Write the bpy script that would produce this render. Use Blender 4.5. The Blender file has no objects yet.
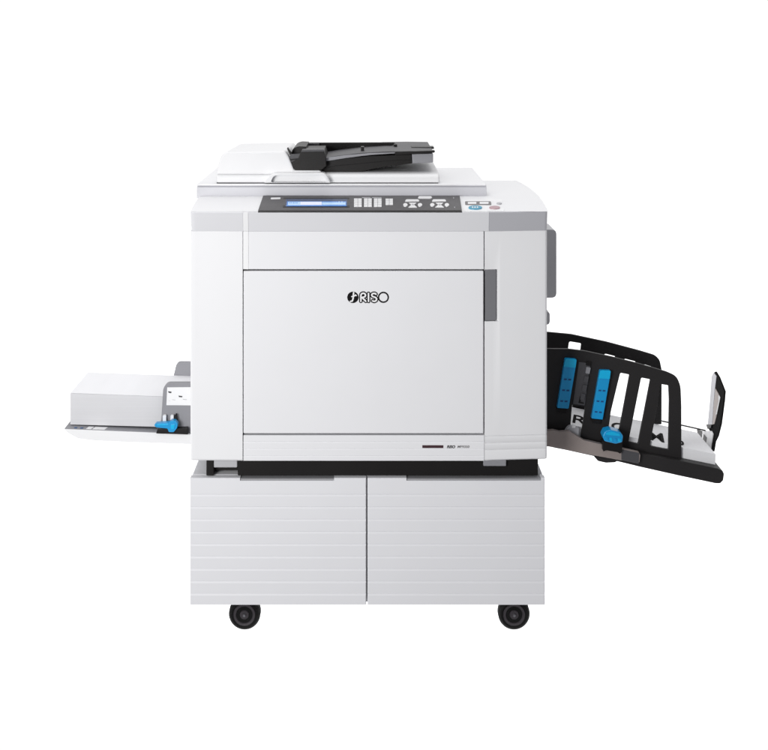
import bpy, bmesh, math, random
from mathutils import Vector, Matrix
C = bpy.context.scene
COL = C.collection
# ---------------------------------------------------------------- camera
# Front plane of the machine is y = 0.  2 mm per photo pixel there, eye level 1.19 m, 2.6 m away.
S, D, CX, HY = 0.002, 2.6, 368.0, 43.0
EYE = (639 - HY) * S
cam = bpy.data.cameras.new('camera'); camo = bpy.data.objects.new('camera', cam); COL.objects.link(camo)
camo.location = (0, -D, EYE); camo.rotation_euler = (math.radians(90), 0, 0)
cam.sensor_width = 36; cam.sensor_fit = 'HORIZONTAL'; cam.lens = (D / S) * 36 / 768
cam.shift_x = (384 - CX) / 768; cam.shift_y = -(375 - HY) / 768; cam.clip_end = 200
C.camera = camo
# ---------------------------------------------------------------- white studio surround
world = bpy.data.worlds.new('World'); C.world = world; world.use_nodes = True
wn, wl = world.node_tree.nodes, world.node_tree.links
bg = wn['Background']
tc = wn.new('ShaderNodeTexCoord'); sx = wn.new('ShaderNodeSeparateXYZ'); rp = wn.new('ShaderNodeValToRGB')
wl.new(tc.outputs['Generated'], sx.inputs[0]); wl.new(sx.outputs['Y'], rp.inputs[0]); wl.new(rp.outputs[0], bg.inputs[0])
rp.color_ramp.elements[0].position = 0.0; rp.color_ramp.elements[0].color = (0.22, 0.22, 0.23, 1)   # room behind the camera
rp.color_ramp.elements[1].position = 0.10; rp.color_ramp.elements[1].color = (1, 1, 1, 1)            # white cyclorama
bg.inputs[1].default_value = 1.05
# ---------------------------------------------------------------- studio lamps
def area(name, loc, target, sx_, sy_, power, col=(1, 1, 1)):
    l = bpy.data.lights.new(name, 'AREA'); l.shape = 'RECTANGLE'; l.size = sx_; l.size_y = sy_; l.energy = power; l.color = col
    o = bpy.data.objects.new(name, l); COL.objects.link(o); o.location = loc
    o.rotation_euler = (Vector(target) - Vector(loc)).to_track_quat('-Z', 'Y').to_euler()
    return o
area('key_softbox', (-1.10, -2.2, 0.95), (-0.30, 0, 0.62), 0.8, 1.0, 52, (1, 1, 0.99))
area('top_softbox', (-0.1, 0.1, 2.6), (0, 0.15, 0.8), 1.6, 1.2, 16.5)
C.view_settings.view_transform = 'Standard'; C.view_settings.look = 'None'
C.view_settings.exposure = 0; C.view_settings.gamma = 1; C.view_settings.use_curve_mapping = False
C.render.engine = 'CYCLES'
C.cycles.max_bounces = 8

# ---------------------------------------------------------------- measuring helpers
def X(px): return (px - CX) * S                    # plane y = 0
def Z(py): return EYE - (py - HY) * S
def W(px, py, y):                                  # point at depth y
    k = (D + y) / D
    return ((px - CX) * S * k, y, EYE - (py - HY) * S * k)
def WX(px, y): return W(px, 0, y)[0]
def WZ(py, y): return W(0, py, y)[2]

# ---------------------------------------------------------------- materials
def mat(name, col, rough=0.45, metal=0.0, bump=0.0, bscale=900, var=0.0, emit=None, spec=0.5, coat=0.0):
    m = bpy.data.materials.new(name); m.use_nodes = True
    n, l = m.node_tree.nodes, m.node_tree.links; p = n['Principled BSDF']
    p.inputs['Base Color'].default_value = (*col, 1); p.inputs['Roughness'].default_value = rough
    p.inputs['Metallic'].default_value = metal; p.inputs['Specular IOR Level'].default_value = spec
    p.inputs['Coat Weight'].default_value = coat
    t = n.new('ShaderNodeTexCoord')
    if var > 0:
        nz = n.new('ShaderNodeTexNoise'); nz.inputs['Scale'].default_value = 14; nz.inputs['Detail'].default_value = 5
        mx = n.new('ShaderNodeMix'); mx.data_type = 'RGBA'
        mx.inputs[6].default_value = (*[c * (1 - var) for c in col], 1); mx.inputs[7].default_value = (*[min(1, c * (1 + var)) for c in col], 1)
        l.new(t.outputs['Object'], nz.inputs['Vector']); l.new(nz.outputs['Fac'], mx.inputs[0]); l.new(mx.outputs[2], p.inputs['Base Color'])
        mr = n.new('ShaderNodeMapRange'); mr.inputs[3].default_value = rough - 0.06; mr.inputs[4].default_value = rough + 0.06
        l.new(nz.outputs['Fac'], mr.inputs[0]); l.new(mr.outputs[0], p.inputs['Roughness'])
    if bump > 0:
        nb = n.new('ShaderNodeTexNoise'); nb.inputs['Scale'].default_value = bscale; nb.inputs['Detail'].default_value = 2
        b = n.new('ShaderNodeBump'); b.inputs['Strength'].default_value = bump; b.inputs['Distance'].default_value = 0.0005
        l.new(t.outputs['Object'], nb.inputs['Vector']); l.new(nb.outputs['Fac'], b.inputs['Height']); l.new(b.outputs[0], p.inputs['Normal'])
    if emit:
        p.inputs['Emission Color'].default_value = (*emit[0], 1); p.inputs['Emission Strength'].default_value = emit[1]
    return m
WHITE = mat('white_plastic', (0.80, 0.80, 0.815), 0.50, spec=0.3, bump=0.12, var=0.012)
DOORW = mat('white_door_plastic', (0.78, 0.78, 0.80), 0.50, spec=0.3, bump=0.12, var=0.012)
FASC = mat('pale_grey_plastic', (0.68, 0.68, 0.705), 0.45, bump=0.12, var=0.012)
CABW = mat('cabinet_laminate', (0.75, 0.75, 0.775), 0.5, spec=0.3, bump=0.15, var=0.015)
SCAN = mat('scanner_grey_plastic', (0.55, 0.55, 0.585), 0.45, bump=0.12, var=0.015)
LIDW = mat('lid_white_plastic', (0.785, 0.785, 0.795), 0.50, spec=0.3, bump=0.1, var=0.01)
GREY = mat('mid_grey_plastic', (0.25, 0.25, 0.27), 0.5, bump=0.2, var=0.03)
LGREY = mat('light_grey_plastic', (0.45, 0.45, 0.47), 0.5, bump=0.2, var=0.03)
HANDLE = mat('handle_grey_plastic', (0.165, 0.165, 0.178), 0.5, bump=0.2, var=0.03)
PANEL = mat('control_panel_grey', (0.085, 0.082, 0.086), 0.5, bump=0.2, var=0.05, spec=0.3)
BLACK = mat('black_plastic', (0.010, 0.009, 0.009), 0.42, bump=0.3, var=0.1, spec=0.2)
FIN = mat('charcoal_plastic', (0.017, 0.0155, 0.016), 0.5, bump=0.3, var=0.1, spec=0.3)
DGREY = mat('dark_grey_plastic', (0.065, 0.064, 0.07), 0.5, bump=0.3, var=0.06, spec=0.35)
SEAM = mat('dark_seam', (0.03, 0.03, 0.035), 0.7)
FPULL = mat('finger_pull_shade', (0.30, 0.30, 0.315), 0.5, var=0.03)  # grey that paints the shadow inside the finger pulls
FASR = mat('fascia_shaded_plastic', (0.46, 0.46, 0.49), 0.45, bump=0.12, var=0.012)  # fascia plastic darkened to paint the shade on its right end
LATCH = mat('latch_grey_plastic', (0.46, 0.46, 0.48), 0.5, bump=0.2, var=0.03)
MATTE = mat('matte_black', (0.008, 0.0075, 0.0075), 0.8, spec=0.05)
MAROON = mat('maroon_print', (0.045, 0.014, 0.02), 0.5)
BROWN = mat('brown_grey_metal', (0.30, 0.255, 0.24), 0.45, metal=0.2, bump=0.3, var=0.06)
BLUE = mat('blue_plastic', (0.0, 0.28, 0.60), 0.34, bump=0.1, var=0.05, coat=0.2)
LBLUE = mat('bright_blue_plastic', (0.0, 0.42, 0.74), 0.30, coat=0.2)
BLUED = mat('dark_blue_print', (0.0, 0.06, 0.2), 0.5)
RUBBER = mat('black_rubber', (0.005, 0.005, 0.005), 0.7, spec=0.12, bump=0.4, bscale=400, var=0.1)
HUB = mat('hub_dark_plastic', (0.032, 0.028, 0.032), 0.35, bump=0.1, var=0.1)
STEEL = mat('steel', (0.25, 0.25, 0.27), 0.4, metal=0.9)
INK = mat('black_ink', (0.010, 0.009, 0.010), 0.7, spec=0.05)
GINK = mat('grey_ink', (0.16, 0.15, 0.155), 0.5)
KEY = mat('key_white', (0.78, 0.78, 0.79), 0.4)
STICK = mat('sticker_white', (0.82, 0.82, 0.83), 0.5)
START = mat('start_key_teal', (0.03, 0.27, 0.42), 0.4)
STOP = mat('stop_key_rose', (0.42, 0.27, 0.30), 0.4)
LCDF = mat('lcd_frame_navy', (0.004, 0.03, 0.11), 0.25)
LCDB = mat('lcd_blue', (0.05, 0.12, 0.30), 0.2, emit=((0.06, 0.25, 0.70), 0.55))
LCDL = mat('lcd_light_blue', (0.1, 0.1, 0.1), 0.2, emit=((0.42, 0.66, 0.93), 0.80))
LCDP = mat('lcd_pale', (0.1, 0.1, 0.1), 0.2, emit=((0.72, 0.76, 0.92), 0.85))
FLOOR = mat('glowing_white_floor', (0.8, 0.8, 0.8), 0.7, emit=((1, 1, 1), 1.0))  # floor glows by itself, added to stay white without contact shadows

def paper_mat(name, col):
    m = mat(name, col, 0.8)
    n, l = m.node_tree.nodes, m.node_tree.links; p = n['Principled BSDF']
    t = n.new('ShaderNodeTexCoord'); w = n.new('ShaderNodeTexNoise'); mp = n.new('ShaderNodeMapping')
    mp.inputs['Scale'].default_value = (3, 3, 700); w.inputs['Scale'].default_value = 1.0; w.inputs['Detail'].default_value = 3
    cr = n.new('ShaderNodeMix'); cr.data_type = 'RGBA'; cr.inputs[6].default_value = (*[c * .95 for c in col], 1); cr.inputs[7].default_value = (*[min(1, c * 1.05) for c in col], 1)
    l.new(w.outputs['Fac'], cr.inputs[0]); l.new(cr.outputs[2], p.inputs['Base Color'])
    b = n.new('ShaderNodeBump'); b.inputs['Strength'].default_value = 0.5; b.inputs['Distance'].default_value = 0.0004
    l.new(t.outputs['Object'], mp.inputs[0]); l.new(mp.outputs[0], w.inputs['Vector']); l.new(w.outputs['Fac'], b.inputs['Height']); l.new(b.outputs[0], p.inputs['Normal'])
    return m
PAPER = paper_mat('paper', (0.86, 0.86, 0.88))
PEDGE = paper_mat('paper_cut_edges', (0.65, 0.65, 0.67))

# ---------------------------------------------------------------- object helpers
def thing(name, label, cat, loc, group=None):
    o = bpy.data.objects.new(name, None); COL.objects.link(o); o.location = loc; o.empty_display_size = 0.05
    o['label'] = label; o['category'] = cat
    if group: o['group'] = group
    return o
def link(name, me, m, parent=None, label=None):
    o = bpy.data.objects.new(name, me); COL.objects.link(o); me.materials.clear(); me.materials.append(m)
    if parent:
        o.parent = parent
        if parent.type == 'EMPTY': o.matrix_parent_inverse = Matrix.Translation(-Vector(parent.location))
    if label: o['label'] = label
    return o
def finish(bm, name, m, parent, bevel=0.0, seg=3, label=None, ang=30, bevel_filter=None):
    bmesh.ops.recalc_face_normals(bm, faces=bm.faces)
    if bevel > 0:
        es = [e for e in bm.edges if len(e.link_faces) == 2 and e.calc_face_angle(0) > math.radians(ang) and (bevel_filter is None or bevel_filter(e))]
        bmesh.ops.bevel(bm, geom=es, offset=bevel, segments=seg, affect='EDGES', profile=0.5, clamp_overlap=True)
    me = bpy.data.meshes.new(name); bm.to_mesh(me); bm.free()
    for p in me.polygons: p.use_smooth = True
    me.set_sharp_from_angle(angle=math.radians(38))
    o = link(name, me, m, parent, label)
    w = o.modifiers.new('wn', 'WEIGHTED_NORMAL'); w.keep_sharp = True; w.weight = 100
    return o
def add_hexa(bm, c):       # c: 8 corners, bottom ring then top ring
    v = [bm.verts.new(p) for p in c]
    for f in ((3, 2, 1, 0), (4, 5, 6, 7), (0, 1, 5, 4), (1, 2, 6, 5), (2, 3, 7, 6), (3, 0, 4, 7)): bm.faces.new([v[i] for i in f])
def add_box(bm, x0, x1, y0, y1, z0, z1):
    add_hexa(bm, [(x0, y0, z0), (x1, y0, z0), (x1, y1, z0), (x0, y1, z0), (x0, y0, z1), (x1, y0, z1), (x1, y1, z1), (x0, y1, z1)])
def add_prism(bm, A, B):   # two matching rings of 3-D points
    a = [bm.verts.new(p) for p in A]; b = [bm.verts.new(p) for p in B]; n = len(a)
    bm.faces.new(a); bm.faces.new(b[::-1])
    for i in range(n): bm.faces.new([a[i], b[i], b[(i + 1) % n], a[(i + 1) % n]][::-1])
def box(name, x0, x1, y0, y1, z0, z1, m, parent, bevel=0.0, seg=3, label=None, filt=None):
    bm = bmesh.new(); add_box(bm, min(x0, x1), max(x0, x1), min(y0, y1), max(y0, y1), min(z0, z1), max(z0, z1))
    return finish(bm, name, m, parent, bevel, seg, label, bevel_filter=filt)
def prism_y(name, pts, y0, y1, m, parent, bevel=0.0, seg=3, label=None, at=None):
    """photo outline at depth y0 (or at), extruded straight back to y1"""
    P = [W(px, py, y0 if at is None else at) for px, py in pts]
    bm = bmesh.new(); add_prism(bm, [(x, y0, z) for x, _, z in P], [(x, y1, z) for x, _, z in P])
    return finish(bm, name, m, parent, bevel, seg, label)
def prism_x(name, yz, x0, x1, m, parent, bevel=0.0, seg=3, label=None):
    bm = bmesh.new(); add_prism(bm, [(x0, y, z) for y, z in yz], [(x1, y, z) for y, z in yz])
    return finish(bm, name, m, parent, bevel, seg, label)
def prism_z(name, xy, z0, z1, m, parent, bevel=0.0, seg=3, label=None):
    bm = bmesh.new(); add_prism(bm, [(x, y, z0) for x, y in xy], [(x, y, z1) for x, y in xy])
    return finish(bm, name, m, parent, bevel, seg, label)
def cut(o, cutter):
    mo = o.modifiers.new('b', 'BOOLEAN'); mo.operation = 'DIFFERENCE'; mo.object = cutter; mo.solver = 'EXACT'
    ws = [x for x in o.modifiers if x.type == 'WEIGHTED_NORMAL']
    for x in ws: o.modifiers.remove(x)
    bpy.context.view_layer.update()
    me = bpy.data.meshes.new_from_object(o.evaluated_get(bpy.context.evaluated_depsgraph_get()))
    o.modifiers.clear(); m = o.data.materials[0]; o.data = me; me.materials.clear(); me.materials.append(m)
    for p in me.polygons: p.use_smooth = True; p.material_index = 0
    me.set_sharp_from_angle(angle=math.radians(32))
    w = o.modifiers.new('wn', 'WEIGHTED_NORMAL'); w.keep_sharp = True; w.weight = 100
    bpy.data.objects.remove(cutter)
def rounded(pts, r, n=4):
    """round the corners of a 2-D loop; r number or list"""
    out = []; N = len(pts)
    for i in range(N):
        p = Vector(pts[i]); a = Vector(pts[i - 1]); b = Vector(pts[(i + 1) % N]); rr = r[i] if isinstance(r, (list, tuple)) else r
        if rr <= 0: out.append(tuple(p)); continue
        da = (a - p); db = (b - p); t = min(rr, da.length * .48, db.length * .48)
        s, e = p + da.normalized() * t, p + db.normalized() * t
        for k in range(n + 1):
            u = k / n; out.append(tuple((1 - u) ** 2 * s + 2 * u * (1 - u) * p + u * u * e))
    return out
def plate(name, outer, holes, y, thick, m, parent, bevel=0.0008, label=None):
    """upright plate parallel to the front, photo outlines measured at depth y, with real holes"""
    cu = bpy.data.curves.new(name, 'CURVE'); cu.dimensions = '2D'; cu.fill_mode = 'BOTH'; cu.extrude = thick / 2; cu.bevel_depth = bevel; cu.bevel_resolution = 1; cu.offset = -bevel
    for loop in [outer] + holes:
        s = cu.splines.new('POLY'); s.points.add(len(loop) - 1); s.use_cyclic_u = True
        for i, (px, py) in enumerate(loop):
            x, _, z = W(px, py, y); s.points[i].co = (x, z, 0, 1)
    t = bpy.data.objects.new('t', cu); COL.objects.link(t); bpy.context.view_layer.update()
    me = bpy.data.meshes.new_from_object(t.evaluated_get(bpy.context.evaluated_depsgraph_get()))
    bpy.data.objects.remove(t)
    me.transform(Matrix(((1, 0, 0, 0), (0, 0, -1, y + thick / 2), (0, 1, 0, 0), (0, 0, 0, 1))))
    me.name = name
    return link(name, me, m, parent, label)
def text_mesh(txt, size, shear=0.0, bold=0.0, sx_=1.0):
    cu = bpy.data.curves.new('t', 'FONT'); cu.body = txt; cu.size = size; cu.shear = shear; cu.offset = bold; cu.align_x = 'LEFT'; cu.extrude = 0.0001
    t = bpy.data.objects.new('t', cu); COL.objects.link(t); bpy.context.view_layer.update()
    me = bpy.data.meshes.new_from_object(t.evaluated_get(bpy.context.evaluated_depsgraph_get())); bpy.data.objects.remove(t)
    me.transform(Matrix.Diagonal((sx_, 1, 1, 1)))
    return me
def ribbon(bm, pts, w, y, closed=False, n=10):
    """flat stroke with round ends in an x-z plane at depth y (world coords)"""
    P = [Vector(p) for p in pts]
    segs = list(zip(P, P[1:] + ([P[0]] if closed else [])))
    if not closed: segs = list(zip(P[:-1], P[1:]))
    for k, (a, b) in enumerate(segs):
        d = (b - a)
        if d.length < 1e-7: continue
        nrm = Vector((-d.y, d.x)).normalized() * w / 2
        yy = y - 0.000002 * (k % 2)
        v = [bm.verts.new((q.x, yy, q.y)) for q in (a + nrm, a - nrm, b - nrm, b + nrm)]; bm.faces.new(v)
    for k, p in enumerate(P):
        v = [bm.verts.new((p.x + math.cos(2 * math.pi * i / n) * w / 2, y - 0.000005 - 0.000002 * (k % 3), p.y + math.sin(2 * math.pi * i / n) * w / 2)) for i in range(n)]; bm.faces.new(v)
def raw(bm, name, m, parent, label=None):
    me = bpy.data.meshes.new(name); bmesh.ops.recalc_face_normals(bm, faces=bm.faces); bm.to_mesh(me); bm.free()
    return link(name, me, m, parent, label)
def add_lathe_y(bm, cx, cz, prof, n=48):
    """prof: (radius, y) list; closed surface of revolution about an axis along y"""
    rings = []
    for r, y in prof:
        rings.append([bm.verts.new((cx + math.cos(2 * math.pi * i / n) * max(r, 1e-5), y, cz + math.sin(2 * math.pi * i / n) * max(r, 1e-5))) for i in range(n)])
    for a, b in zip(rings[:-1], rings[1:]):
        for i in range(n): bm.faces.new([a[i], a[(i + 1) % n], b[(i + 1) % n], b[i]])
    bm.faces.new(rings[0]); bm.faces.new(rings[-1][::-1])

# ---------------------------------------------------------------- setting
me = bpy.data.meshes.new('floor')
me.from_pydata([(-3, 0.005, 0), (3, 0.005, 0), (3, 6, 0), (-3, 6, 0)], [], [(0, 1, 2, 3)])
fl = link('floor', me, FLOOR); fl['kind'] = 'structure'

# ================================================================ CABINET
cab = thing('storage_cabinet', 'pale grey two-door cabinet with ribbed fronts on black castors, under the printer', 'cabinet', (0, 0.3, 0))
ZT, ZB = Z(478), Z(605)
cbody = box('cabinet_body', X(190.5), X(544.5), 0.020, 0.60, ZB - .0035, ZT, CABW, cab, 0.003)
def cab_door(x0, x1):
    # profile down the front with V grooves
    g = [495 + 12.4 * k for k in range(9)]
    pr = [(0.0185, ZT - .0005), (0.0, ZT - .0005)]
    for gy in g:
        z = Z(gy); pr += [(0.0, z + 0.0015), (0.0036, z + 0.0014), (0.0036, z + 0.0009), (0.0016, z + 0.0007), (0.0, z - 0.0026)]
    pr += [(0.0, ZB), (0.0185, ZB)]
    d = prism_x('cabinet_door', pr, x0, x1, CABW, cab)
    bm = bmesh.new(); bm.from_mesh(d.data)
    es = [e for e in bm.edges if all(abs(v.co.y) < 1e-5 for v in e.verts) and (abs(e.verts[0].co.x - e.verts[1].co.x) < 1e-5)]
    es += [e for e in bm.edges if all(abs(v.co.y) < 1e-5 for v in e.verts) and all(abs(v.co.z - (ZT - .0005)) < 1e-4 or abs(v.co.z - ZB) < 1e-4 for v in e.verts) and abs(e.verts[0].co.x - e.verts[1].co.x) > .01]
    bmesh.ops.bevel(bm, geom=list(set(es)), offset=0.0011, segments=2, affect='EDGES'); bm.to_mesh(d.data); bm.free()
    d.modifiers.clear()
    for p in d.data.polygons: p.use_smooth = False
    return d
d1 = cab_door(X(190), X(366.1)); d2 = cab_door(X(367.5), X(545))
# shallow finger pulls cut in each door top; grey strip stands in for shadow
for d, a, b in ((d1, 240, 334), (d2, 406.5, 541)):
    c = box('c', X(a), X(b), -0.01, 0.0300, ZT - 0.0055, ZT + .01, SEAM, None)
    cut(d, c)
    c = box('c', X(a), X(b), -0.01, 0.0140 + .010, ZT - 0.0055, ZT + .01, SEAM, None)
    cut(cbody, c)
    for p in d.data.polygons: p.use_smooth = False
    d.modifiers.clear()
    box('pull_shadow_strip', X(a) + .0005, X(b) - .0005, 0.0030, 0.0235, ZT - 0.0052, ZT - 0.0022, FPULL, d)
def castor(cx, cy):
    r = 0.0322; cz = r
    fork = box('castor', cx - .016, cx + .016, cy - .0165, cy + .0165, ZB - .0005, ZB - .006, DGREY, cab, .001)
    bm = bmesh.new()
    add_lathe_y(bm, cx, cz, [(0.021, cy - .0125), (0.0260, cy - .0145), (r - .004, cy - .0135), (r, cy - .008), (r, cy + .008), (r - .004, cy + .0135), (0.0260, cy + .0145), (0.021, cy + .0125)])
    finish(bm, 'tyre', RUBBER, fork)
    bm = bmesh.new()
    add_lathe_y(bm, cx, cz, [(0.0, cy - .0165), (0.0035, cy - .0165), (0.0045, cy - .0150), (0.0085, cy - .0150), (0.0095, cy - .0125), (0.016, cy - .0120), (0.0175, cy - .0145), (0.0215, cy - .0150), (0.0228, cy - .0130), (0.0228, cy + .010), (0, cy + .010)])
    finish(bm, 'hub', HUB, fork)
    bm = bmesh.new(); add_lathe_y(bm, cx, cz, [(0.0, cy - .0186), (0.0024, cy - .0186), (0.003, cy - .0166), (0.003, cy - .0160), (0, cy - .0160)], 16)
    finish(bm, 'axle_bolt', STEEL, fork)
for px, y in ((245, .05), (513.5, .05), (245, .55), (513.5, .55)): castor(W(px, 0, .05)[0], y)

# ================================================================ PRINTER
pr = thing('digital_duplicator', 'large white office duplicating printer with scanner lid and blue-marked side trays on a cabinet', 'printer', (0, 0.3, ZT))
zb = Z(461)
# black base standing on the cabinet
bm = bmesh.new()
add_box(bm, X(237), X(539), 0.013, 0.56, ZT + .0005, zb + .004)
add_box(bm, X(205.5), X(213), 0.012, 0.2, ZT + .0005, zb + .004)
add_box(bm, X(213), X(237), 0.030, 0.2, ZT + .0055, zb + .004)
finish(bm, 'base_frame', BLACK, pr, .0015, 2)
box('levelling_foot', X(212.6), X(236.6), 0.014, 0.029, Z(470), zb + .001, LGREY, pr, .002)
box('levelling_foot', X(483.5), X(506.5), 0.004, 0.0125, Z(467), zb + .001, GREY, pr, .002)
# core housing behind the front panels
box('rear_housing', X(190.5), X(547.3), 0.034, 0.60, zb + .001, Z(218), WHITE, pr, .006)
box('seam_shade_sheet', X(200), X(538), 0.0275, 0.0335, zb + .003, Z(216), SEAM, pr)  # dark sheet added to blacken the shaded gaps between panels
# front columns, gently bowed in plan
def column(name, xi, xo, turn, grooves=()):
    n = 8; f = []
    for i in range(n + 1):
        u = i / n; f.append((xi + (xo - xi) * u, turn * u))
    s = 1 if xo > xi else -1
    # rounded outer corner
    r = 0.0065; last = f[-1]; f = [p for p in f if abs(p[0] - xo) > r * .9]
    ybase = last[1]
    for k in range(6):
        a = math.radians(15 + 75 * k / 5); f.append((xo - s * r * (1 - math.sin(a)), ybase + r * (1 - math.cos(a)) - 0.0008 * (5 - k) / 5))
    f += [(xo, 0.0335), (xi, 0.0335)]
    rows = [(zb, .0025), (zb + .002, .0006), (zb + .004, 0)]
    for gy in grooves: rows += [(Z(gy) - .0022, 0), (Z(gy) + .0006, .0014), (Z(gy) + .0008, .0036), (Z(gy) + .0014, .0036), (Z(gy) + .0015, 0)]
    rows += [(Z(231.3) - .0008, 0), (Z(231.3), .0006)]
    bm = bmesh.new(); rings = []
    for z, dy in rows: rings.append([bm.verts.new((x - (s * dy * .6 if x == xo else 0), y if y > .03 else y + dy, z)) for x, y in f])
    n_ = len(f)
    for A_, B_ in zip(rings[:-1], rings[1:]):
        for i in range(n_): bm.faces.new([A_[i], A_[(i + 1) % n_], B_[(i + 1) % n_], B_[i]])
    bm.faces.new(rings[0]); bm.faces.new(rings[-1][::-1])
    return finish(bm, name, WHITE, pr, 0, ang=50)
column('side_column', X(242.6), X(190), 0.002)
rc = column('side_column', X(484.6), X(548), 0.011, (450.5, 443.5, 436.5))
c = prism_z('c', [(X(480), -.02), (X(500.5), -.02), (X(500.2), 0.000), (X(496), 0.0125), (X(480), 0.0125)], Z(321.5), Z(269.5), SEAM, None); cut(rc, c)
box('door_handle_recess', X(485.2), X(496.5), 0.0045, 0.0172, Z(321), Z(270), HANDLE, pr, .001, label='grey recessed grip beside the front door')
# upper fascia band, leaning forward to its top edge
def fascia(xa, xb, ya_t, yb_t, ya_b, yb_b, m, bev=.0012):
    bm = bmesh.new(); z0, z1 = Z(231.25), Z(211.6)
    add_hexa(bm, [(xa, ya_b, z0), (xb, yb_b, z0), (xb, .0335, z0), (xa, .0335, z0), (xa, ya_t, z1), (xb, yb_t, z1), (xb, .0335, z1), (xa, .0335, z1)])
    return finish(bm, 'upper_fascia', m, pr, bev, 3)
def fascia_end(xi, xo, turn, lean, m, r):
    sg = 1 if xo > xi else -1; f = []
    for i in range(9):
        u = i / 8; x = xi + (xo - sg * r - xi) * u; f.append((x, turn * u))
    for k in range(1, 7):
        a_ = math.radians(90 * k / 6); f.append((xo - sg * r * (1 - math.sin(a_)), turn + r * (1 - math.cos(a_))))
    rows = [(Z(231.25), .0005, 0), (Z(230.9), 0, 0), (Z(212.3), -lean, 0), (Z(211.7), -lean + .0008, .0004), (Z(211.5), -lean + .0022, .0014)]
    bm = bmesh.new(); R_ = []
    for z, dy, ins in rows:
        R_.append([bm.verts.new((x - (sg * ins if abs(x - xo) < r else 0), y + dy, z)) for x, y in f] + [bm.verts.new((xo - sg * ins, .0335, z)), bm.verts.new((xi, .0335, z))])
    n_ = len(R_[0])
    for A_, B_ in zip(R_[:-1], R_[1:]):
        for i in range(n_): bm.faces.new([A_[i], A_[(i + 1) % n_], B_[(i + 1) % n_], B_[i]])
    bm.faces.new(R_[0]); bm.faces.new(R_[-1][::-1])
    return finish(bm, 'upper_fascia', m, pr, 0)
fascia_end(X(243.1), X(190.4), .002, .008, FASC, .010)
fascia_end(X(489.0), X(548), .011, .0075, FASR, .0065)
fascia(X(243.1), X(488.95), -.008, -.008, 0, 0, FASC, .0008)
bm = bmesh.new()   # added pale strip, a highlight for the rounded edge beside the left column
for za, zt_, ya, yt in ((Z(231.2), Z(211.7), -.0012, -.0092), (Z(269.4), Z(231.2), -.0012, -.0012)):
    add_hexa(bm, [(X(243.2), ya + .0011, za), (X(248.6), ya, za), (X(248.6), .01, za), (X(243.2), .01, za), (X(243.2), yt + .0011, zt_), (X(248.6), yt, zt_), (X(248.6), .01, zt_), (X(243.2), .01, zt_)])
finish(bm, 'edge_highlight_strip', LIDW, pr, .0009, 2)
# panels
box('upper_panel', X(243.0), X(483.9), 0, 0.0172, Z(269.4), Z(231.28), DOORW, pr, .0012)
door = box('front_door', X(243.4), X(483.6), 0, 0.0172, Z(433.6), Z(270.9), DOORW, pr, .002)
low = prism_x('lower_panel', [(0.0172, zb), (0.001, zb), (0, zb + .001)] + sum([[(0, Z(g) - .0018), (0.0012, Z(g) + .0002), (0, Z(g) + .0010)] for g in (456, 449, 442)], []) + [(0, Z(435.4) - .001), (0.001, Z(435.4)), (0.0172, Z(435.4))], X(243.4), X(484.2), DOORW, pr)
low.modifiers.clear()
for p in low.data.polygons: p.use_smooth = False
# nameplate
box('nameplate_bar', X(422.3), X(443.3), -.0004, 0.0005, Z(448.0), Z(445.2), MAROON, low)
me = text_mesh('RISO', 0.0074, 0.25, 0.00028, 1.02); me.transform(Matrix.Translation((X(446.8), -.0003, Z(448.0))) @ Matrix.Rotation(math.radians(90), 4, 'X')); link('nameplate_text', me, INK, low)
me = text_mesh('MF9350', 0.0068, 0.15, 0.00012, 1.08); me.transform(Matrix.Translation((X(457.3), -.0003, Z(447.8))) @ Matrix.Rotation(math.radians(90), 4, 'X')); link('nameplate_text', me, GINK, low)

# ---- logo on the door
def arc(cx, cy, rx, ry, a0, a1, n=18): return [(cx + rx * math.cos(math.radians(a0 + (a1 - a0) * i / n)), cy + ry * math.sin(math.radians(a0 + (a1 - a0) * i / n))) for i in range(n + 1)]
def lx(px, py): return (X(px), Z(py))
strokes = {
 'R': [(360.6, 301.3)] + [(360.6, 296.0)] + arc(363.6, 295.0, 2.3, 2.0, 160, -60, 10) + [(361.8, 297.6), (365.4, 301.3)],
 'I': [(368.5, 293.4), (368.5, 301.3)],
 'S': arc(374.2, 295.1, 2.3, 1.7, -25, -200, 10) + arc(374.3, 299.3, 2.4, 1.9, 110, -80, 10)[1:] + [(371.8, 300.9)],
}
# arcs above are in photo pixels with y downwards: flip sign of sine by mirroring about their centre
def fl_arc(cx, cy, rx, ry, a0, a1, n=10): return [(cx + rx * math.cos(math.radians(a0 + (a1 - a0) * i / n)), cy - ry * math.sin(math.radians(a0 + (a1 - a0) * i / n))) for i in range(n + 1)]
strokes['R'] = [(360.9, 301.2), (360.9, 295.4)] + fl_arc(363.2, 295.2, 2.3, 2.0, 150, -80) + [(362.0, 297.4), (365.8, 301.2)]
strokes['S'] = fl_arc(374.0, 295.0, 2.3, 1.7, 30, 250) + fl_arc(374.2, 299.2, 2.4, 2.1, 80, -130)
bd = bmesh.new(); bl = bmesh.new()
for k in strokes:
    P = [lx(*p) for p in strokes[k]]
    ribbon(bd, P, 3.9 * S, -.00025); ribbon(bl, P, 1.55 * S, -.00035)
raw(bd, 'logo_lettering', INK, door); raw(bl, 'logo_lettering_fill', STICK, door)
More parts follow.
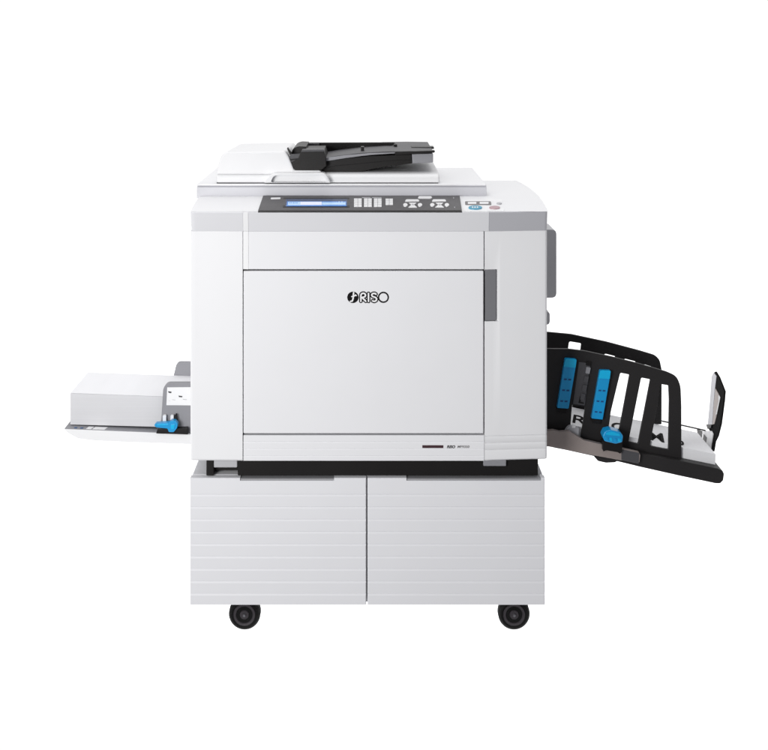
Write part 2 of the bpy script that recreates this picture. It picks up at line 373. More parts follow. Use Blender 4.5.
def ring(cx, cy, ro, ri, y, n=40):
    bm = bmesh.new(); c0 = Vector((X(cx), Z(cy)))
    o = [bm.verts.new((c0.x + ro * S * math.cos(2 * math.pi * i / n), y, c0.y + ro * S * math.sin(2 * math.pi * i / n))) for i in range(n)]
    if ri <= 0: bm.faces.new(o)
    else:
        q = [bm.verts.new((c0.x + ri * S * math.cos(2 * math.pi * i / n), y, c0.y + ri * S * math.sin(2 * math.pi * i / n))) for i in range(n)]
        for i in range(n): bm.faces.new([o[i], o[(i + 1) % n], q[(i + 1) % n], q[i]])
    return bm
raw(ring(383.4, 297.3, 5.6, 4.1, -.0003), 'logo_ring', INK, door)
raw(ring(352.9, 297.3, 5.7, 0, -.0003), 'logo_disc', INK, door)
bm = bmesh.new()
ribbon(bm, [lx(353.6, 292.6), lx(353.1, 298.5), lx(352.4, 300.8), lx(350.6, 301.4)], 1.5 * S, -.00042)
ribbon(bm, [lx(351.8, 296.6), lx(354.4, 295.9), lx(355.5, 294.9), lx(356.2, 295.6)], 1.2 * S, -.00046)
raw(bm, 'logo_disc_figure', STICK, door)

# ---- domed top cover (YZ profile) : control deck on the left, shoulder on the right
dome = [(0.0, Z(211.4)), (0.03, Z(209.0)), (0.08, Z(206.2)), (0.145, Z(204.3)), (0.22, Z(204.0)), (0.32, Z(205.0)), (0.45, Z(207.3)), (0.55, Z(209.6)), (0.60, Z(213))]
dz = lambda y: next(a[1] + (b[1] - a[1]) * (y - a[0]) / (b[0] - a[0]) for a, b in zip(dome[:-1], dome[1:]) if a[0] <= y <= b[0])
top = prism_x('top_cover', [(0.6, Z(218) + .0004), (0.0, Z(211.6) + .0002 - .0)] + dome, X(190.8), X(548), WHITE, pr, .004, 3)
# ---- scanner block
sy0 = 0.145
prism_x('scanner_unit', [(sy0 - .003, Z(206.8)), (sy0, WZ(187.2, sy0)), (sy0 + .006, WZ(185.2, sy0)), (.50, WZ(185.2, sy0) - .001), (.52, Z(206))], WX(197, sy0), WX(486.5, sy0), SCAN, pr, .0008, 2)
bm = bmesh.new(); bm2 = None
# light top plate of the scanner
box('scanner_top', WX(197.5, sy0), WX(485.8, sy0), sy0 - .0012, .50, WZ(185.2, sy0) - .0010, WZ(183.9, sy0), WHITE, pr, .001)

# ---- platen lid and document feeder
ly = 0.152
lidz0 = WZ(182.9, ly)
box('lid_gap_shade', WX(216.6, ly), WX(438, ly), ly + .002, .46, WZ(184.0, ly) , lidz0 + .0005, SEAM, pr)  # dark strip put in for the shade of the gap under the lid
lid = prism_x('platen_lid', [(ly, lidz0), (ly - .001, WZ(176.5, ly)), (ly + .006, WZ(174.2, ly)), (.20, WZ(172.6, ly)), (.47, WZ(172.4, ly)), (.48, lidz0)], WX(216.5, ly), WX(439.5, ly), LIDW, pr, .004, 4)
# bowed grip on the front edge of the lid
g = rounded([(264, 183), (270, 173.6), (325.5, 173.0), (330.5, 183)], [0, 9, 5, 0], 6)
grip = prism_y('lid_grip', g, ly - .018, ly + .03, LIDW, lid, .002, 3)
c = prism_y('c', rounded([(270.5, 182.4), (273.5, 175.4), (323.5, 175.0), (327, 182.4)], [2, 5, 3, 2], 5), ly - .05, ly - .004, SEAM, None, at=ly - .018); 
cut(grip, c)
# feeder housing
fh = [(216.3, 174.5), (217.6, 166), (221.8, 154.5), (226, 152.3), (285, 151.2), (288, 156), (294, 170.5), (320.5, 170.6), (322, 174.5)]
bm = bmesh.new()
P = [W(px, py, ly) for px, py in fh]
A = [(x, ly + .002, z) for x, _, z in P]; B = [(x * .985 + .0, .44, z - .004) for x, _, z in P]
add_prism(bm, A, B); fho = finish(bm, 'feeder_housing', LIDW, pr, .0045, 4)

# feed mechanism block (black)
fy = .158
mech = prism_y('feed_roller_unit', [(301.2, 151.0), (323.6, 150.8), (325.6, 156), (326.5, 166), (321.5, 170.0), (294.8, 170.0), (291.2, 162.5), (298, 158.5)], fy, .30, BLACK, pr, .0012, 2)
prism_y('unit_top_rim', [(301, 152.0), (302.0, 149.8), (323.6, 149.6), (324.4, 151.6)], fy - .004, .20, DGREY, mech, .0008, 2)
prism_y('unit_side', [(290.2, 162.8), (288.4, 158.2), (291.0, 155.0), (301.5, 154.2), (299.2, 160.8), (296.8, 163.3)], fy + .002, .28, DGREY, mech, .001, 2)
prism_y('unit_slot', [(290.0, 159.2), (299.2, 158.2), (298.8, 159.4), (290.2, 160.6)], fy + .0005, fy + .01, BLACK, mech)
prism_y('unit_line', [(297.5, 161.2), (322, 156.8), (322, 157.6), (297.2, 162.0)], fy - .0006, fy + .01, BLACK, mech)
prism_y('roller_cover', rounded([(290.8, 155.6), (292.8, 148.4), (298, 146.2), (306, 146.6), (306, 155)], [1, 3, 3, 0, 0], 4), fy + .03, .33, BLACK, mech, .0015, 2)
prism_y('release_hook', [(286.9, 148.6), (287.6, 147.4), (291.4, 153.2), (290.2, 155.4)], fy + .004, fy + .02, BLACK, mech, .0005, 1)
# back guide and document tray
ty0, ty1 = .175, .44
bk = prism_y('tray_back_wall', [(303.6, 151), (305.6, 142.9), (394, 142.6), (397, 144.4), (380, 147.0), (350, 151.0), (327, 156)], .33, .345, BLACK, pr, .001, 2)
prism_y('wall_bracket', [(307.8, 150.5), (308.2, 143.6), (319.2, 143.4), (319.4, 150.5)], .322, .331, DGREY, bk, .001, 2)
zt = lambda px, py: WZ(py, ty0)
curve = [(322, 158.2), (338, 155.6), (360, 152.9), (385, 151.4), (410, 151.0), (433.5, 151.3)]
loop = curve + [(433.8, 152.8), (410, 153.0), (385, 154.0), (360, 156.3), (338, 159.4), (322, 162.0)]
tray = prism_y('document_tray', loop, ty0, ty1, DGREY, pr, .0012, 2)
# front lip of the tray, in a lighter grey
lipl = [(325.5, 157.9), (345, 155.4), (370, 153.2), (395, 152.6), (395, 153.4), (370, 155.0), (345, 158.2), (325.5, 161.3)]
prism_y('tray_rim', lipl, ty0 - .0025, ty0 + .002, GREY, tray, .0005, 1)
prism_y('tray_edge', [(395, 151.9), (434.3, 150.6), (435.2, 151.4), (434.3, 152.6), (395, 155.2)], ty0 - .002, ty0 + .02, BLACK, tray, .0005, 1)
prism_y('tray_body', [(323, 161.5), (345, 158.4), (370, 156), (395, 155.0), (411.5, 154.4), (411.5, 160.0), (392, 160.6), (360, 163.8), (335, 166), (326, 168)], ty0 + .003, .41, BLACK, tray, .001, 2)
prism_y('tray_underside', [(320.5, 168.5), (330, 165.9), (360, 163.4), (392, 160.2), (412, 159.4), (412.5, 163.4), (392, 165.8), (372, 169.3), (352, 173.6), (334, 177.2), (327, 175.6)], ty0 + .006, .40, BLACK, tray, .001, 2)
prism_y('tray_support', [(411.8, 154.0), (433.2, 153.4), (433.2, 162.6), (412.4, 163.6)], ty0 + .004, .40, GREY, tray, .002, 2)
# small ribs and a slot on the tray's upper surface
zsurf = WZ(151.3, ty0)
for px, y, w in ((362.5, .235, .0035), (395.5, .305, .0035)):
    x = WX(px, y); box('tray_rib', x - w, x + w, y - .012, y + .012, zsurf - .004, zsurf + .0055, BLACK, tray, .001)
x0 = WX(411, .29); box('tray_slot', x0, WX(433.4, .29), .262, .300, zsurf - .002, zsurf + .0018, BLACK, tray, .0005)

# ---- control panel on the deck (image points projected onto the sloping deck)
def deck(px, py, lift=0.0):
    dx, dy, dzv = (px - CX) * S, D, -(py - HY) * S
    lo, hi = 0.0005, .145
    f = lambda y: (EYE + dzv * (D + y) / D) - (dz(y) + lift)
    for _ in range(40):
        mid = (lo + hi) / 2
        if f(mid) > 0: hi, lo = hi, lo; 
        # ray height above deck decreases with y?  compare signs
        if (f(lo) > 0) == (f(mid) > 0): lo = mid
        else: hi = mid
    y = (lo + hi) / 2
    return Vector((dx * (D + y) / D, y, dz(y) + lift))
def deck_slab(name, pts, h, m, parent, lift=0.0, bevel=0.0):
    """thin raised piece lying on the deck; rows split along y so it follows the slope"""
    P = [deck(px, py) for px, py in pts]
    bm = bmesh.new(); add_prism(bm, [(p.x, p.y, p.z + lift - .001) for p in P], [(p.x, p.y, p.z + lift + h) for p in P])
    return finish(bm, name, m, parent, bevel, 2)
# panel follows the curved deck: strips
def deck_panel(name, l0, l1, r0, r1, ya, yb, h, m, parent):
    rows = 8; bm = bmesh.new(); prev = None
    pts = [ya + (yb - ya) * i / rows for i in range(rows + 1)]
    T, Bm = [], []
    for py in pts:
        u = (py - ya) / (yb - ya); a = deck(l0 + (l1 - l0) * u, py); b = deck(r0 + (r1 - r0) * u, py)
        T.append((bm.verts.new(a + Vector((0, 0, h))), bm.verts.new(b + Vector((0, 0, h))))); Bm.append((bm.verts.new(a - Vector((0, 0, .002))), bm.verts.new(b - Vector((0, 0, .002)))))
    for i in range(rows):
        bm.faces.new([T[i][0], T[i][1], T[i + 1][1], T[i + 1][0]])
        bm.faces.new([Bm[i][0], Bm[i + 1][0], Bm[i + 1][1], Bm[i][1]])
        bm.faces.new([T[i][0], T[i + 1][0], Bm[i + 1][0], Bm[i][0]])
        bm.faces.new([T[i][1], Bm[i][1], Bm[i + 1][1], T[i + 1][1]])
    bm.faces.new([T[0][0], Bm[0][0], Bm[0][1], T[0][1]]); bm.faces.new([T[-1][0], T[-1][1], Bm[-1][1], Bm[-1][0]])
    return finish(bm, name, m, parent, 0)
cp = deck_panel('control_panel', 263.2, 258.2, 459.6, 461.8, 196.6, 211.2, .0022, PANEL, pr)
H = .0024
box('panel_edge', X(258.3), X(461.8), -.0088, .0015, Z(212.0), Z(210.9), FIN, cp, .0005, 1)
def key(name, pts, m, h=.0012, lift=H): return deck_slab(name, pts, h, m, cp, lift)
key('panel_label', rounded([(270.9, 198.9), (280.6, 198.7), (280.4, 200.2), (270.6, 200.4)], .6, 3), KEY, .0004)
key('display_bezel', [(283.5, 199.0), (349.3, 199.0), (349.6, 208.6), (282.8, 208.6)], FIN, .0004)
key('display_frame', [(286.0, 200.6), (347.4, 200.6), (347.4, 207.9), (285.2, 207.9)], LCDF, .0008)
key('display_screen', [(287.2, 203.1), (346.2, 203.1), (346.2, 207.5), (286.6, 207.5)], LCDB, .0011)
key('display_area', [(288.4, 203.7), (300.5, 203.7), (300.5, 206.8), (288, 206.8)], LCDL, .0014)
key('display_area', [(300.5, 203.6), (321.8, 203.6), (321.8, 206.6), (300.5, 206.6)], LCDP, .0014)
key('display_area', [(322.2, 204.2), (345.6, 204.2), (345.6, 206.4), (322.2, 206.4)], LCDL, .0014)
for px in (289.5, 291.2, 293, 294.7, 296.5):
    key('display_mark', [(px, 204.2), (px + .9, 204.2), (px + .9, 205.2), (px, 205.2)], LCDB, .0017)
key('display_mark', [(338.5, 203.4), (339.6, 203.4), (339.6, 203.9), (338.5, 203.9)], LCDL, .0016)
key('display_mark', [(341.5, 203.4), (342.6, 203.4), (342.6, 203.9), (341.5, 203.9)], LCDL, .0016)
# number pad: three columns of four
for cxk in (354.0, 364.0, 373.9):
    for r in range(4):
        y0 = 200.2 + r * 2.05
        for q in range(2):
            a = cxk + q * 4.0
            key('number_key', [(a, y0), (a + 3.7, y0), (a + 3.7, y0 + 1.75), (a, y0 + 1.75)], KEY, .0014)
for r in range(3):
    y0 = 200.4 + r * 2.0
    for q in range(2):
        a = 385.6 + q * 3.8; key('function_key', [(a, y0), (a + 3.5, y0), (a + 3.5, y0 + 1.7), (a, y0 + 1.7)], KEY, .0014)
for a, b in ((362, 370.5), (372, 381.5)):
    key('panel_print', [(a, 198.5), (b, 198.5), (b, 199.1), (a, 199.1)], LGREY, .0003)
# two navigation clusters
def ell(cx, cy, rx, ry, n=20): return [(cx + rx * math.cos(2 * math.pi * i / n), cy + ry * math.sin(2 * math.pi * i / n)) for i in range(n)]
for cx in (412.7, 439.6):
    key('navigation_key', rounded([(cx - 7.8, 203.0), (cx - 6.5, 201.0), (cx + 5.5, 201.0), (cx + 6.8, 202.8)], .8, 3), KEY)
    key('navigation_key', ell(cx - 7.3, 206.4, 2.2, 1.6), KEY); key('navigation_key', ell(cx + 7.3, 206.4, 2.2, 1.6), KEY)
    key('navigation_key', [(cx - 3.8, 204.4), (cx + 3.9, 204.4), (cx + 1.2, 206.4), (cx + 4.2, 208.8), (cx - 4.2, 208.8), (cx - 1.2, 206.4)], KEY)
    key('panel_print', ell(cx, 206.4, 1.1, .8), LGREY, .0016)
key('mode_key', rounded([(417.8, 199.4), (419, 197.8), (431.2, 197.8), (432.2, 199.4), (430.8, 200.0), (419.2, 200.0)], .5, 3), KEY)
deck_slab('panel_print', [(453.2, 198.5), (453.9, 198.5), (455, 209), (454.3, 209)], .0003, LGREY, cp, H)
# sticker area on the right of the deck, with start and stop keys
deck_slab('key_area', rounded([(463.6, 200.4), (486, 199.4), (502, 199.6), (504.5, 211.0), (463.9, 211.0)], 1.2, 3), .0008, STICK, pr)
deck_slab('copy_counter', rounded([(465.0, 201.8), (490.8, 201.8), (491.4, 205.2), (465.2, 205.2)], .8, 3), .0012, GINK, pr)
deck_slab('counter_window', rounded([(467.8, 202.7), (476.4, 202.7), (476.4, 204.5), (467.8, 204.5)], .5, 3), .0016, STICK, pr)
deck_slab('counter_window', rounded([(479.6, 202.7), (488.6, 202.7), (488.6, 204.5), (479.6, 204.5)], .5, 3), .0016, STICK, pr)
deck_slab('start_key', ell(475.3, 208.3, 6.8, 1.9, 28), .0022, START, pr)
deck_slab('stop_key', ell(494.6, 208.3, 5.4, 1.5, 28), .0022, STOP, pr)
deck_slab('reset_key', ell(499.2, 203.8, 2.6, .8, 20), .0016, LGREY, pr)
for k in range(3): deck_slab('key_print', [(472.0 + k * 2.4, 207.7), (473.3 + k * 2.4, 207.7), (473.3 + k * 2.4, 208.8), (472.0 + k * 2.4, 208.8)], .0024, STICK, pr)

# ---- grey pieces on the right flank
hy = .16
prism_y('side_latch', rounded([(540, 229.5), (556.6, 229.5), (556.6, 298), (540, 298)], [0, 5, 5, 0], 5), hy, hy + .10, LATCH, pr, .002, 2)
prism_y('side_bumper', rounded([(540, 312), (549.9, 312), (549.9, 325), (540, 325)], [0, 3, 4, 0], 4), hy, hy + .05, LGREY, pr, .001, 2)

# ================================================================ left: feed tray with paper
tp = .19
ft = prism_y('feed_tray', [(63.6, 429.2), (188.6, 434.2), (200, 434.4), (200, 444.6), (186, 444.4), (128, 442.4), (96, 441.0), (78, 438.8), (68, 433.4)], tp, .40, LIDW, pr, .0018, 3)
bm = bmesh.new()
T = [W(64.6, 428.8, tp + .002), W(189, 433.9, tp + .002)]
T2 = [(T[0][0], .395, T[0][2] ), (T[1][0], .395, T[1][2])]
add_hexa(bm, [(p[0], p[1], p[2] - .002) for p in (T[0], T[1], T2[1], T2[0])] + [(p[0], p[1], p[2] + .0012) for p in (T[0], T[1], T2[1], T2[0])])
finish(bm, 'tray_liner', GREY, ft)
# small white scale stickers on the liner
for a, b in ((86, 91), (92.5, 104.5)):
    bm = bmesh.new()
    pts = [W(a, 429.9 + .0, tp + .004), W(b, 430.3, tp + .004)]
    zl = lambda x: T[0][2] + (T[1][2] - T[0][2]) * (x - T[0][0]) / (T[1][0] - T[0][0]) + .0012
    q = [(pts[0][0], tp + .003, zl(pts[0][0])), (pts[1][0], tp + .003, zl(pts[1][0])), (pts[1][0] + .004, tp + .02, zl(pts[1][0])), (pts[0][0] + .003, tp + .02, zl(pts[0][0]))]
    add_hexa(bm, q + [(x, y, z + .0004) for x, y, z in q]); finish(bm, 'scale_sticker', STICK, ft)
for px in (73.5, 79.5):
    x = WX(px, tp); box('scale_mark', x, x + .006, tp + .004, tp + .012, zl(x), zl(x) + .0004, BLUED, ft)
# side guides
sg = prism_y('side_guide', rounded([(160.3, 433), (163.2, 388), (167.0, 383.2), (200, 383.2), (200, 433)], [0, 3, 3, 0, 0], 5), .196, .212, GREY, ft, .0012, 2)
prism_y('guide_sticker', [(167.2, 387.4), (187.6, 387.2), (196, 387.2), (196, 405.4), (166.4, 405.2)], .1955, .1965, STICK, sg)
for a in ((168.0, 391.2, 171.6, 393.2), (178.4, 395.6, 182.4, 397.4), (172, 399.4, 175.6, 400.2), (182.6, 399.0, 187, 400.0), (168.2, 400.6, 170.4, 401.2)):
    x0_, y0_, x1_, y1_ = a
    prism_y('sticker_print', [(x0_, y0_), (x1_, y0_ + .5), (x1_ - .4, y1_), (x0_ + .6, y1_ - .3)], .1952, .1956, DGREY if y0_ < 398 else LGREY, sg)
prism_y('side_guide', rounded([(172.5, 380), (176.2, 364.5), (178.6, 362.2), (200, 362.2), (200, 380)], [0, 2, 2, 0, 0], 5), .3895, .402, GREY, ft, .0012, 2)
# blue width lock lever
lv = prism_y('width_lock_base', [(156.0, 433.6), (157.5, 429.0), (187.4, 428.6), (187.8, 434.6)], .178, .195, BLACK, ft, .001, 2)
prism_y('width_lock_lever', rounded([(154.0, 425.0), (156, 423.4), (169.0, 422.6), (171.0, 420.6), (175.2, 420.8), (177.6, 424.0), (177.0, 428.0), (173.6, 432.2), (168.8, 432.0), (167.4, 428.6), (156, 427.4)], .8, 3), .170, .184, BLUE, lv, .0022, 3)
prism_y('lever_ridge', rounded([(157, 424.4), (168.4, 423.9), (168.4, 425.0), (157, 425.5)], .5, 3), .1688, .172, LBLUE, lv, .0006, 2)
prism_y('lever_ridge', rounded([(170.6, 424.6), (175.0, 424.6), (174.0, 429.0), (170.8, 429.0)], .8, 3), .1675, .172, LBLUE, lv, .0008, 2)
for px, w_ in ((164.4, 1.7), (172.0, 1.6)):
    prism_y('lever_pin', rounded([(px - w_, 421.5), (px - w_, 415.3), (px + w_, 415.1), (px + w_, 421.5)], [0, 1, 1, 0], 3), .186, .194, LIDW, lv, .001, 2)
prism_y('lever_pin', [(174.6, 421), (175.0, 414.6), (176.3, 414.4), (177.4, 422)], .184, .194, BLACK, lv, .0005, 1)

ps = thing('paper_stack', 'thick ream of blank white paper lying on the left feed tray', 'paper', (W(115, 427, .28)[0], .28, W(115, 427, .215)[2]))
bm = bmesh.new(); n_s = 22; random.seed(4)
P0, P1, P2, P3 = W(70.2, 424.6, .214), W(161.8, 427.8, .214), W(161.8, 397.6, .214), W(70.2, 393.3, .214)
P1 = (X(190.2), .214, P1[2] - .0008); P2 = (P1[0], .214, P2[2] - .001)
bm = bmesh.new(); A = [P0, P1, P2, P3]; add_prism(bm, A, [(p[0], .388, p[2]) for p in A])
finish(bm, 'ream', PEDGE, ps, .0008, 2)
bm = bmesh.new()
A = [(P3[0] + .0005, .2145, P3[2] + .0003), (P2[0], .2145, P2[2] + .0003), (P2[0], .2145, P2[2] + .0012), (P3[0] + .0005, .2145, P3[2] + .0012)]
add_prism(bm, A, [(p[0], .3890, p[2]) for p in A]); finish(bm, 'top_sheet', PAPER, ps)

# ================================================================ right: receiving tray
fy1, fy2 = .17, .334
bar = [(548, 436.0), (604, 446.8), (639, 453.2), (681, 461.0), (718, 468.6), (722.8, 470.8), (724.2, 474.2), (723.4, 480.4), (720.4, 483.6), (716, 483.6), (680, 476.0), (640, 467.0), (617, 461.4), (566, 450.2), (548, 446.6)]
rt = prism_y('receiving_tray', bar, .150, .352, FIN, pr, .0016, 2)
prism_y('tray_mount', [(546, 431.0), (553.5, 430.4), (560, 432), (569, 431.2), (577, 436.0), (584, 440.4), (639.0, 452.6), (640.4, 455.0), (639.5, 462.6), (620, 460.2), (592, 455.2), (565, 449.6), (557, 447.2), (546, 446.6)], .138, .151, BROWN, rt, .0012, 2)
prism_y('mount_end', [(621.5, 449.4), (639.2, 453.0), (638.8, 463.6), (621.5, 460.2)], .1365, .1385, DGREY, rt, .0006, 1)
prism_y('tray_foot', rounded([(594, 456.6), (617.5, 460.9), (614.8, 462.4), (606, 462.8), (598, 461.0)], .8, 3), .15, .20, FIN, rt, .0008, 2)
prism_y('mount_bracket', rounded([(564.5, 433.5), (567.0, 428.6), (570.0, 426.0), (575.5, 427.4), (579.2, 428.2), (578.2, 440.5), (574, 439.5)], 1.5, 3), .155, .168, LGREY, rt, .001, 2)
prism_y('bracket_tab', rounded([(571.8, 427.8), (572.4, 424.6), (575.6, 425.0), (575.2, 428.2)], .5, 3), .1525, .156, LIDW, rt, .0005, 1)
# near side guide plate
near = rounded([(540, 348.6), (552, 348.8), (568, 348.9), (585, 351.0), (612, 356.8), (639, 363.6), (667, 371.8), (676.8, 376.4), (680.6, 386), (681.4, 405), (681.4, 461.2), (664, 457.6), (640, 452.9), (604, 445.6), (584, 441.2), (570, 437.4), (540, 432)], [0, 0, 2, 3, 3, 3, 4, 4, 4, 3, 1, 0, 0, 0, 0, 0, 0], 4)
slots = [rounded([(572.0, 404.6), (585.4, 406.6), (580.4, 439.4), (569.8, 436.2)], 1, 2),
         rounded([(620.2, 372.8), (629.6, 374.6), (619.2, 430), (608.6, 428), (611.0, 411)], 1.4, 3),
         rounded([(641.2, 377.6), (650.4, 379.4), (638.0, 443.8), (628.4, 441.8)], 1.4, 3),
         rounded([(660.4, 384.0), (668.6, 385.4), (669.2, 400), (668.4, 449.6), (649.8, 446.0), (656.5, 410)], 1.4, 3)]
sgn = plate('side_guide', near, slots, fy1, .006, FIN, rt, .0009)
# rib between the first openings, and its ladder of clips
prism_y('guide_rib', rounded([(579.0, 362.0), (590.4, 363.6), (584.8, 405.6), (573.0, 404.0)], .8, 3), fy1 - .004, fy1, DGREY, sgn, .0008, 2)
prism_y('rib_hole', [(586.2, 361.4), (591.4, 361.8), (590.8, 366.2), (585.8, 365.4)], fy1 - .0046, fy1 - .002, BLACK, sgn)
for k in range(4):
    x_, y_ = 586.6 - k * 1.75, 367.2 + k * 8.8
    prism_y('rib_clip', rounded([(x_, y_), (x_ + 4.2, y_ + .5), (x_ + 3.0, y_ + 6.8), (x_ - 1.2, y_ + 6.2)], .8, 3), fy1 - .0075, fy1 - .0035, GREY if k == 0 else DGREY, sgn, .0008, 2)
prism_y('rib_hole', [(580.0, 396.5), (581.6, 396.5), (580.4, 402.0), (584.0, 402.6), (583.8, 403.8), (578.4, 403.0)], fy1 - .0050, fy1 - .003, BLACK, sgn)
# blue strips with catches
for (a, b, c_, d_) in (((565.2, 358.6), (577.0, 359.4), (568.6, 408.8), (557.2, 408.0)), ((600.0, 370.2), (611.2, 370.6), (602.8, 419.8), (591.6, 418.6))):
    st = prism_y('blue_guide_strip', rounded([a, b, c_, d_], [1.8, 1.8, .8, .8], 4), fy1 - .012, fy1, BLUE, sgn, .0012, 2)
    t = .17
    L = lambda p, q, u: (p[0] + (q[0] - p[0]) * u, p[1] + (q[1] - p[1]) * u)
    prism_y('strip_cap', rounded([L(a, b, .03), L(a, b, .97), L(b, c_, t), L(a, d_, t)], [1.8, 1.8, .3, .3], 4), fy1 - .0135, fy1 - .0115, LBLUE, sgn, .0006, 2)
    for u in (.40, .62, .84):
        l_, r_ = L(a, d_, u), L(b, c_, u)
        for q0, q1 in ((.18, .42), (.55, .80)):
            A_ = L(l_, r_, q0); B_ = L(l_, r_, q1)
            prism_y('strip_notch', [A_, B_, (B_[0] - .3, B_[1] + 1.5), (A_[0] - .3, A_[1] + 1.5)], fy1 - .0124, fy1 - .0115, BLUED, sgn)
    prism_y('strip_socket', [(d_[0] - 1.2, d_[1] + .3), (c_[0] - 1.5, c_[1]), (c_[0] - 2.2, c_[1] + 4.4), (d_[0] + 1, d_[1] + 4.6)], fy1 - .006, fy1, BLACK, sgn, .0008, 2)
# blue thumb clip at the foot of the plate
cl = prism_y('clip_base', [(602.8, 441), (622.6, 441.5), (622.0, 451.6), (620.2, 454.0), (617.8, 452.4), (606, 450.4), (603.6, 451.8), (602.6, 449.6)], .128, .150, BLACK, rt, .001, 2)
prism_y('blue_thumb_clip', rounded([(602.6, 436.5), (605.0, 431.4), (611, 430.0), (620.6, 432.6), (623.2, 436), (622.4, 442.4), (616, 444.0), (604.6, 441.4)], 1.4, 4), .120, .150, BLUE, cl, .0022, 3)
for k_ in range(4): prism_y('clip_rib', rounded([(605.6 + k_ * 4.2, 437.2 + k_ * .5), (608.4 + k_ * 4.2, 437.6 + k_ * .5), (608.2 + k_ * 4.2, 441.0 + k_ * .4), (605.6 + k_ * 4.2, 440.4 + k_ * .4)], .5, 2), .1186, .122, LBLUE if k_ % 2 else BLUE, cl, .0005, 1)
prism_y('painted_clip_highlight', rounded([(606.4, 433.0), (612, 431.6), (619.6, 434.0), (620.6, 436.2), (606.0, 434.8)], 1, 3), .1185, .123, LBLUE, cl, .001, 2)  # brighter blue patch painted as the highlight on the clip
# far side guide plate
far = rounded([(540, 331.6), (549, 332.2), (571, 334.2), (606.6, 341.8), (639, 350.4), (655, 355.2), (659.6, 359.4), (661.8, 370), (661.6, 424.4), (620, 424.4), (585, 418.6), (540, 410)], [0, 0, 3, 3, 3, 3, 3, 3, 1, 0, 0, 0], 4)
fslots = [rounded([(569.2, 341.4), (581.4, 343.4), (572.0, 409.0), (559.6, 406.8)], 1.6, 3),
          rounded([(606.5, 353.6), (614.4, 356.2), (606.8, 407.6), (596, 405.2)], 1.6, 3),
          rounded([(625.6, 358.8), (634.8, 361.4), (628.5, 411.8), (608, 408)], 1.6, 3),
          rounded([(644.6, 364.6), (651.2, 366.6), (650.0, 416.0), (634, 413)], 1.6, 3)]
# the far openings line up with the near ones seen from the front
fslots = [fslots[0],
          rounded([(604.5, 353.6), (615.4, 356.2), (609.0, 416.0), (598, 413.8)], 1.6, 3),
          rounded([(624.4, 358.6), (636.0, 361.6), (626.5, 419.0), (606, 415)], [1.6, 1.6, .5, .5], 3),
          rounded([(643.6, 364.2), (652.0, 366.8), (645.5, 422.4), (628.0, 419)], [1.6, 1.6, .5, .5], 3)]
plate('side_guide', far, fslots, fy2, .006, FIN, rt, .0009)
# thin back rim of the tray
prism_y('back_rim', [(662, 420.9), (680, 424.6), (706, 430.4), (706, 431.4), (680, 425.6), (662, 421.9)], .338, .344, FIN, rt, .0004, 1)

# printed sheets in the receiving tray
p0, p1 = W(545, 433.0, .176), W(715.2, 467.4, .176)
hh = 13.4 * S * (D + .176) / D
sh = thing('paper_stack', 'printed sheets with large black letters lying between the black guides on the right', 'paper', (W(640, 450, .25)[0], .25, W(640, 452, .176)[2]))
bm = bmesh.new(); A = [p0, p1, (p1[0] + .001, p1[1], p1[2] + hh), (p0[0] + .001, p0[1], p0[2] + hh)]
add_prism(bm, A, [(p[0], .330, p[2]) for p in A]); finish(bm, 'sheet_block', PAPER, sh, .0005, 1)
q0, q1 = Vector(A[3]), Vector(A[2])
slope = math.atan2(q1.z - q0.z, q1.x - q0.x)
def glyph(ch, px, ynear, size, sxx=1.0):
    x = WX(px, ynear); z = q0.z + (x - q0.x) * math.tan(slope) + .0007
    me = text_mesh(ch, size, .38, .0009, sxx)
    me.transform(Matrix.Translation((x, ynear, z)) @ Matrix.Rotation(-slope, 4, 'Y'))
    link('printed_letter', me, INK, sh)
glyph('R', 570.6, .196, .100, .55)
glyph('O', 610.6, .200, .100, .5)
glyph('M', 648.6, .183, .105, .46)
glyph('b', 675.2, .190, .085, .50)
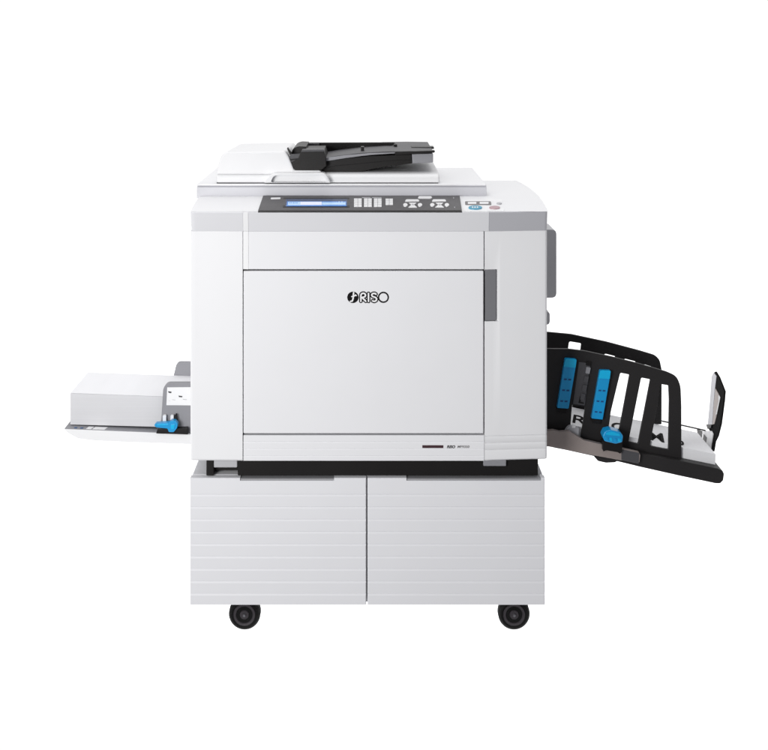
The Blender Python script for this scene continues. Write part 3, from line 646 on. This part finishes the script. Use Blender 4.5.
# end stop standing at the outer end of the tray (faces the machine)
XE = (724 - CX) * S * (D + .2) / D
def onx(px, py, off=0.0):
    k = XE / ((px - CX) * S); y = D * k - D
    return (XE + off, y, EYE - (py - HY) * S * k)
def stop_plate(name, pts, off, th, m, bevel=.0005, parent=None):
    bm = bmesh.new(); A = [onx(px, py, off) for px, py in pts]; add_prism(bm, A, [(x + th, y, z) for x, y, z in A])
    return finish(bm, name, m, parent or rt, bevel, 2)
es = stop_plate('end_stop', [(713.0, 373.0), (715.2, 371.4), (718.6, 377.0), (721.4, 384.0), (724.2, 391.2), (723.4, 401), (720.4, 424), (717.4, 436), (714.6, 441.6), (713.0, 451.4), (710.4, 451.6), (713.0, 436), (709.0, 430), (707.4, 426.8), (708.8, 412)], 0, .004, MATTE, .001)
stop_plate('stop_face', [(712.2, 376.4), (714.2, 372.6), (716.8, 376.2), (715.4, 388), (714.0, 405), (712.6, 424.6), (708.2, 424.8), (710.6, 400)], -.0016, .0016, SCAN, .0004, es)
stop_plate('stop_inlay', [(715.9, 388.5), (720.0, 396.0), (719.0, 405), (716.6, 417.0), (714.8, 424.0), (712.9, 424.6), (714.3, 405)], -.0014, .0016, BROWN, .0003, es)
stop_plate('stop_rim', [(719.4, 395.0), (720.8, 397.4), (717.4, 414.2), (716.6, 414.6), (719.4, 401)], -.002, .0012, LIDW, .0002, es)
stop_plate('stop_bracket', [(704.2, 430.4), (712.8, 431.0), (714.2, 434.0), (711.4, 451.2), (709.2, 451.4), (706.8, 449.6), (702.2, 447.4), (703.6, 438)], -.004, .003, STICK, .0006, es)
stop_plate('bracket_slot', [(705.8, 434.2), (708.6, 437.6), (706.6, 449.0), (703.4, 446.6)], -.0048, .0012, FIN, .0002, es)
stop_plate('stop_hinge', [(707.2, 424.4), (712.6, 424.8), (712.2, 427.6), (708.8, 429.0)], -.003, .0025, BLACK, .0004, es)
stop_plate('hinge_gusset', [(697.6, 429.4), (703.8, 431.4), (701.2, 444.4), (699.4, 441.0)], -.002, .003, FIN, .0004, es)
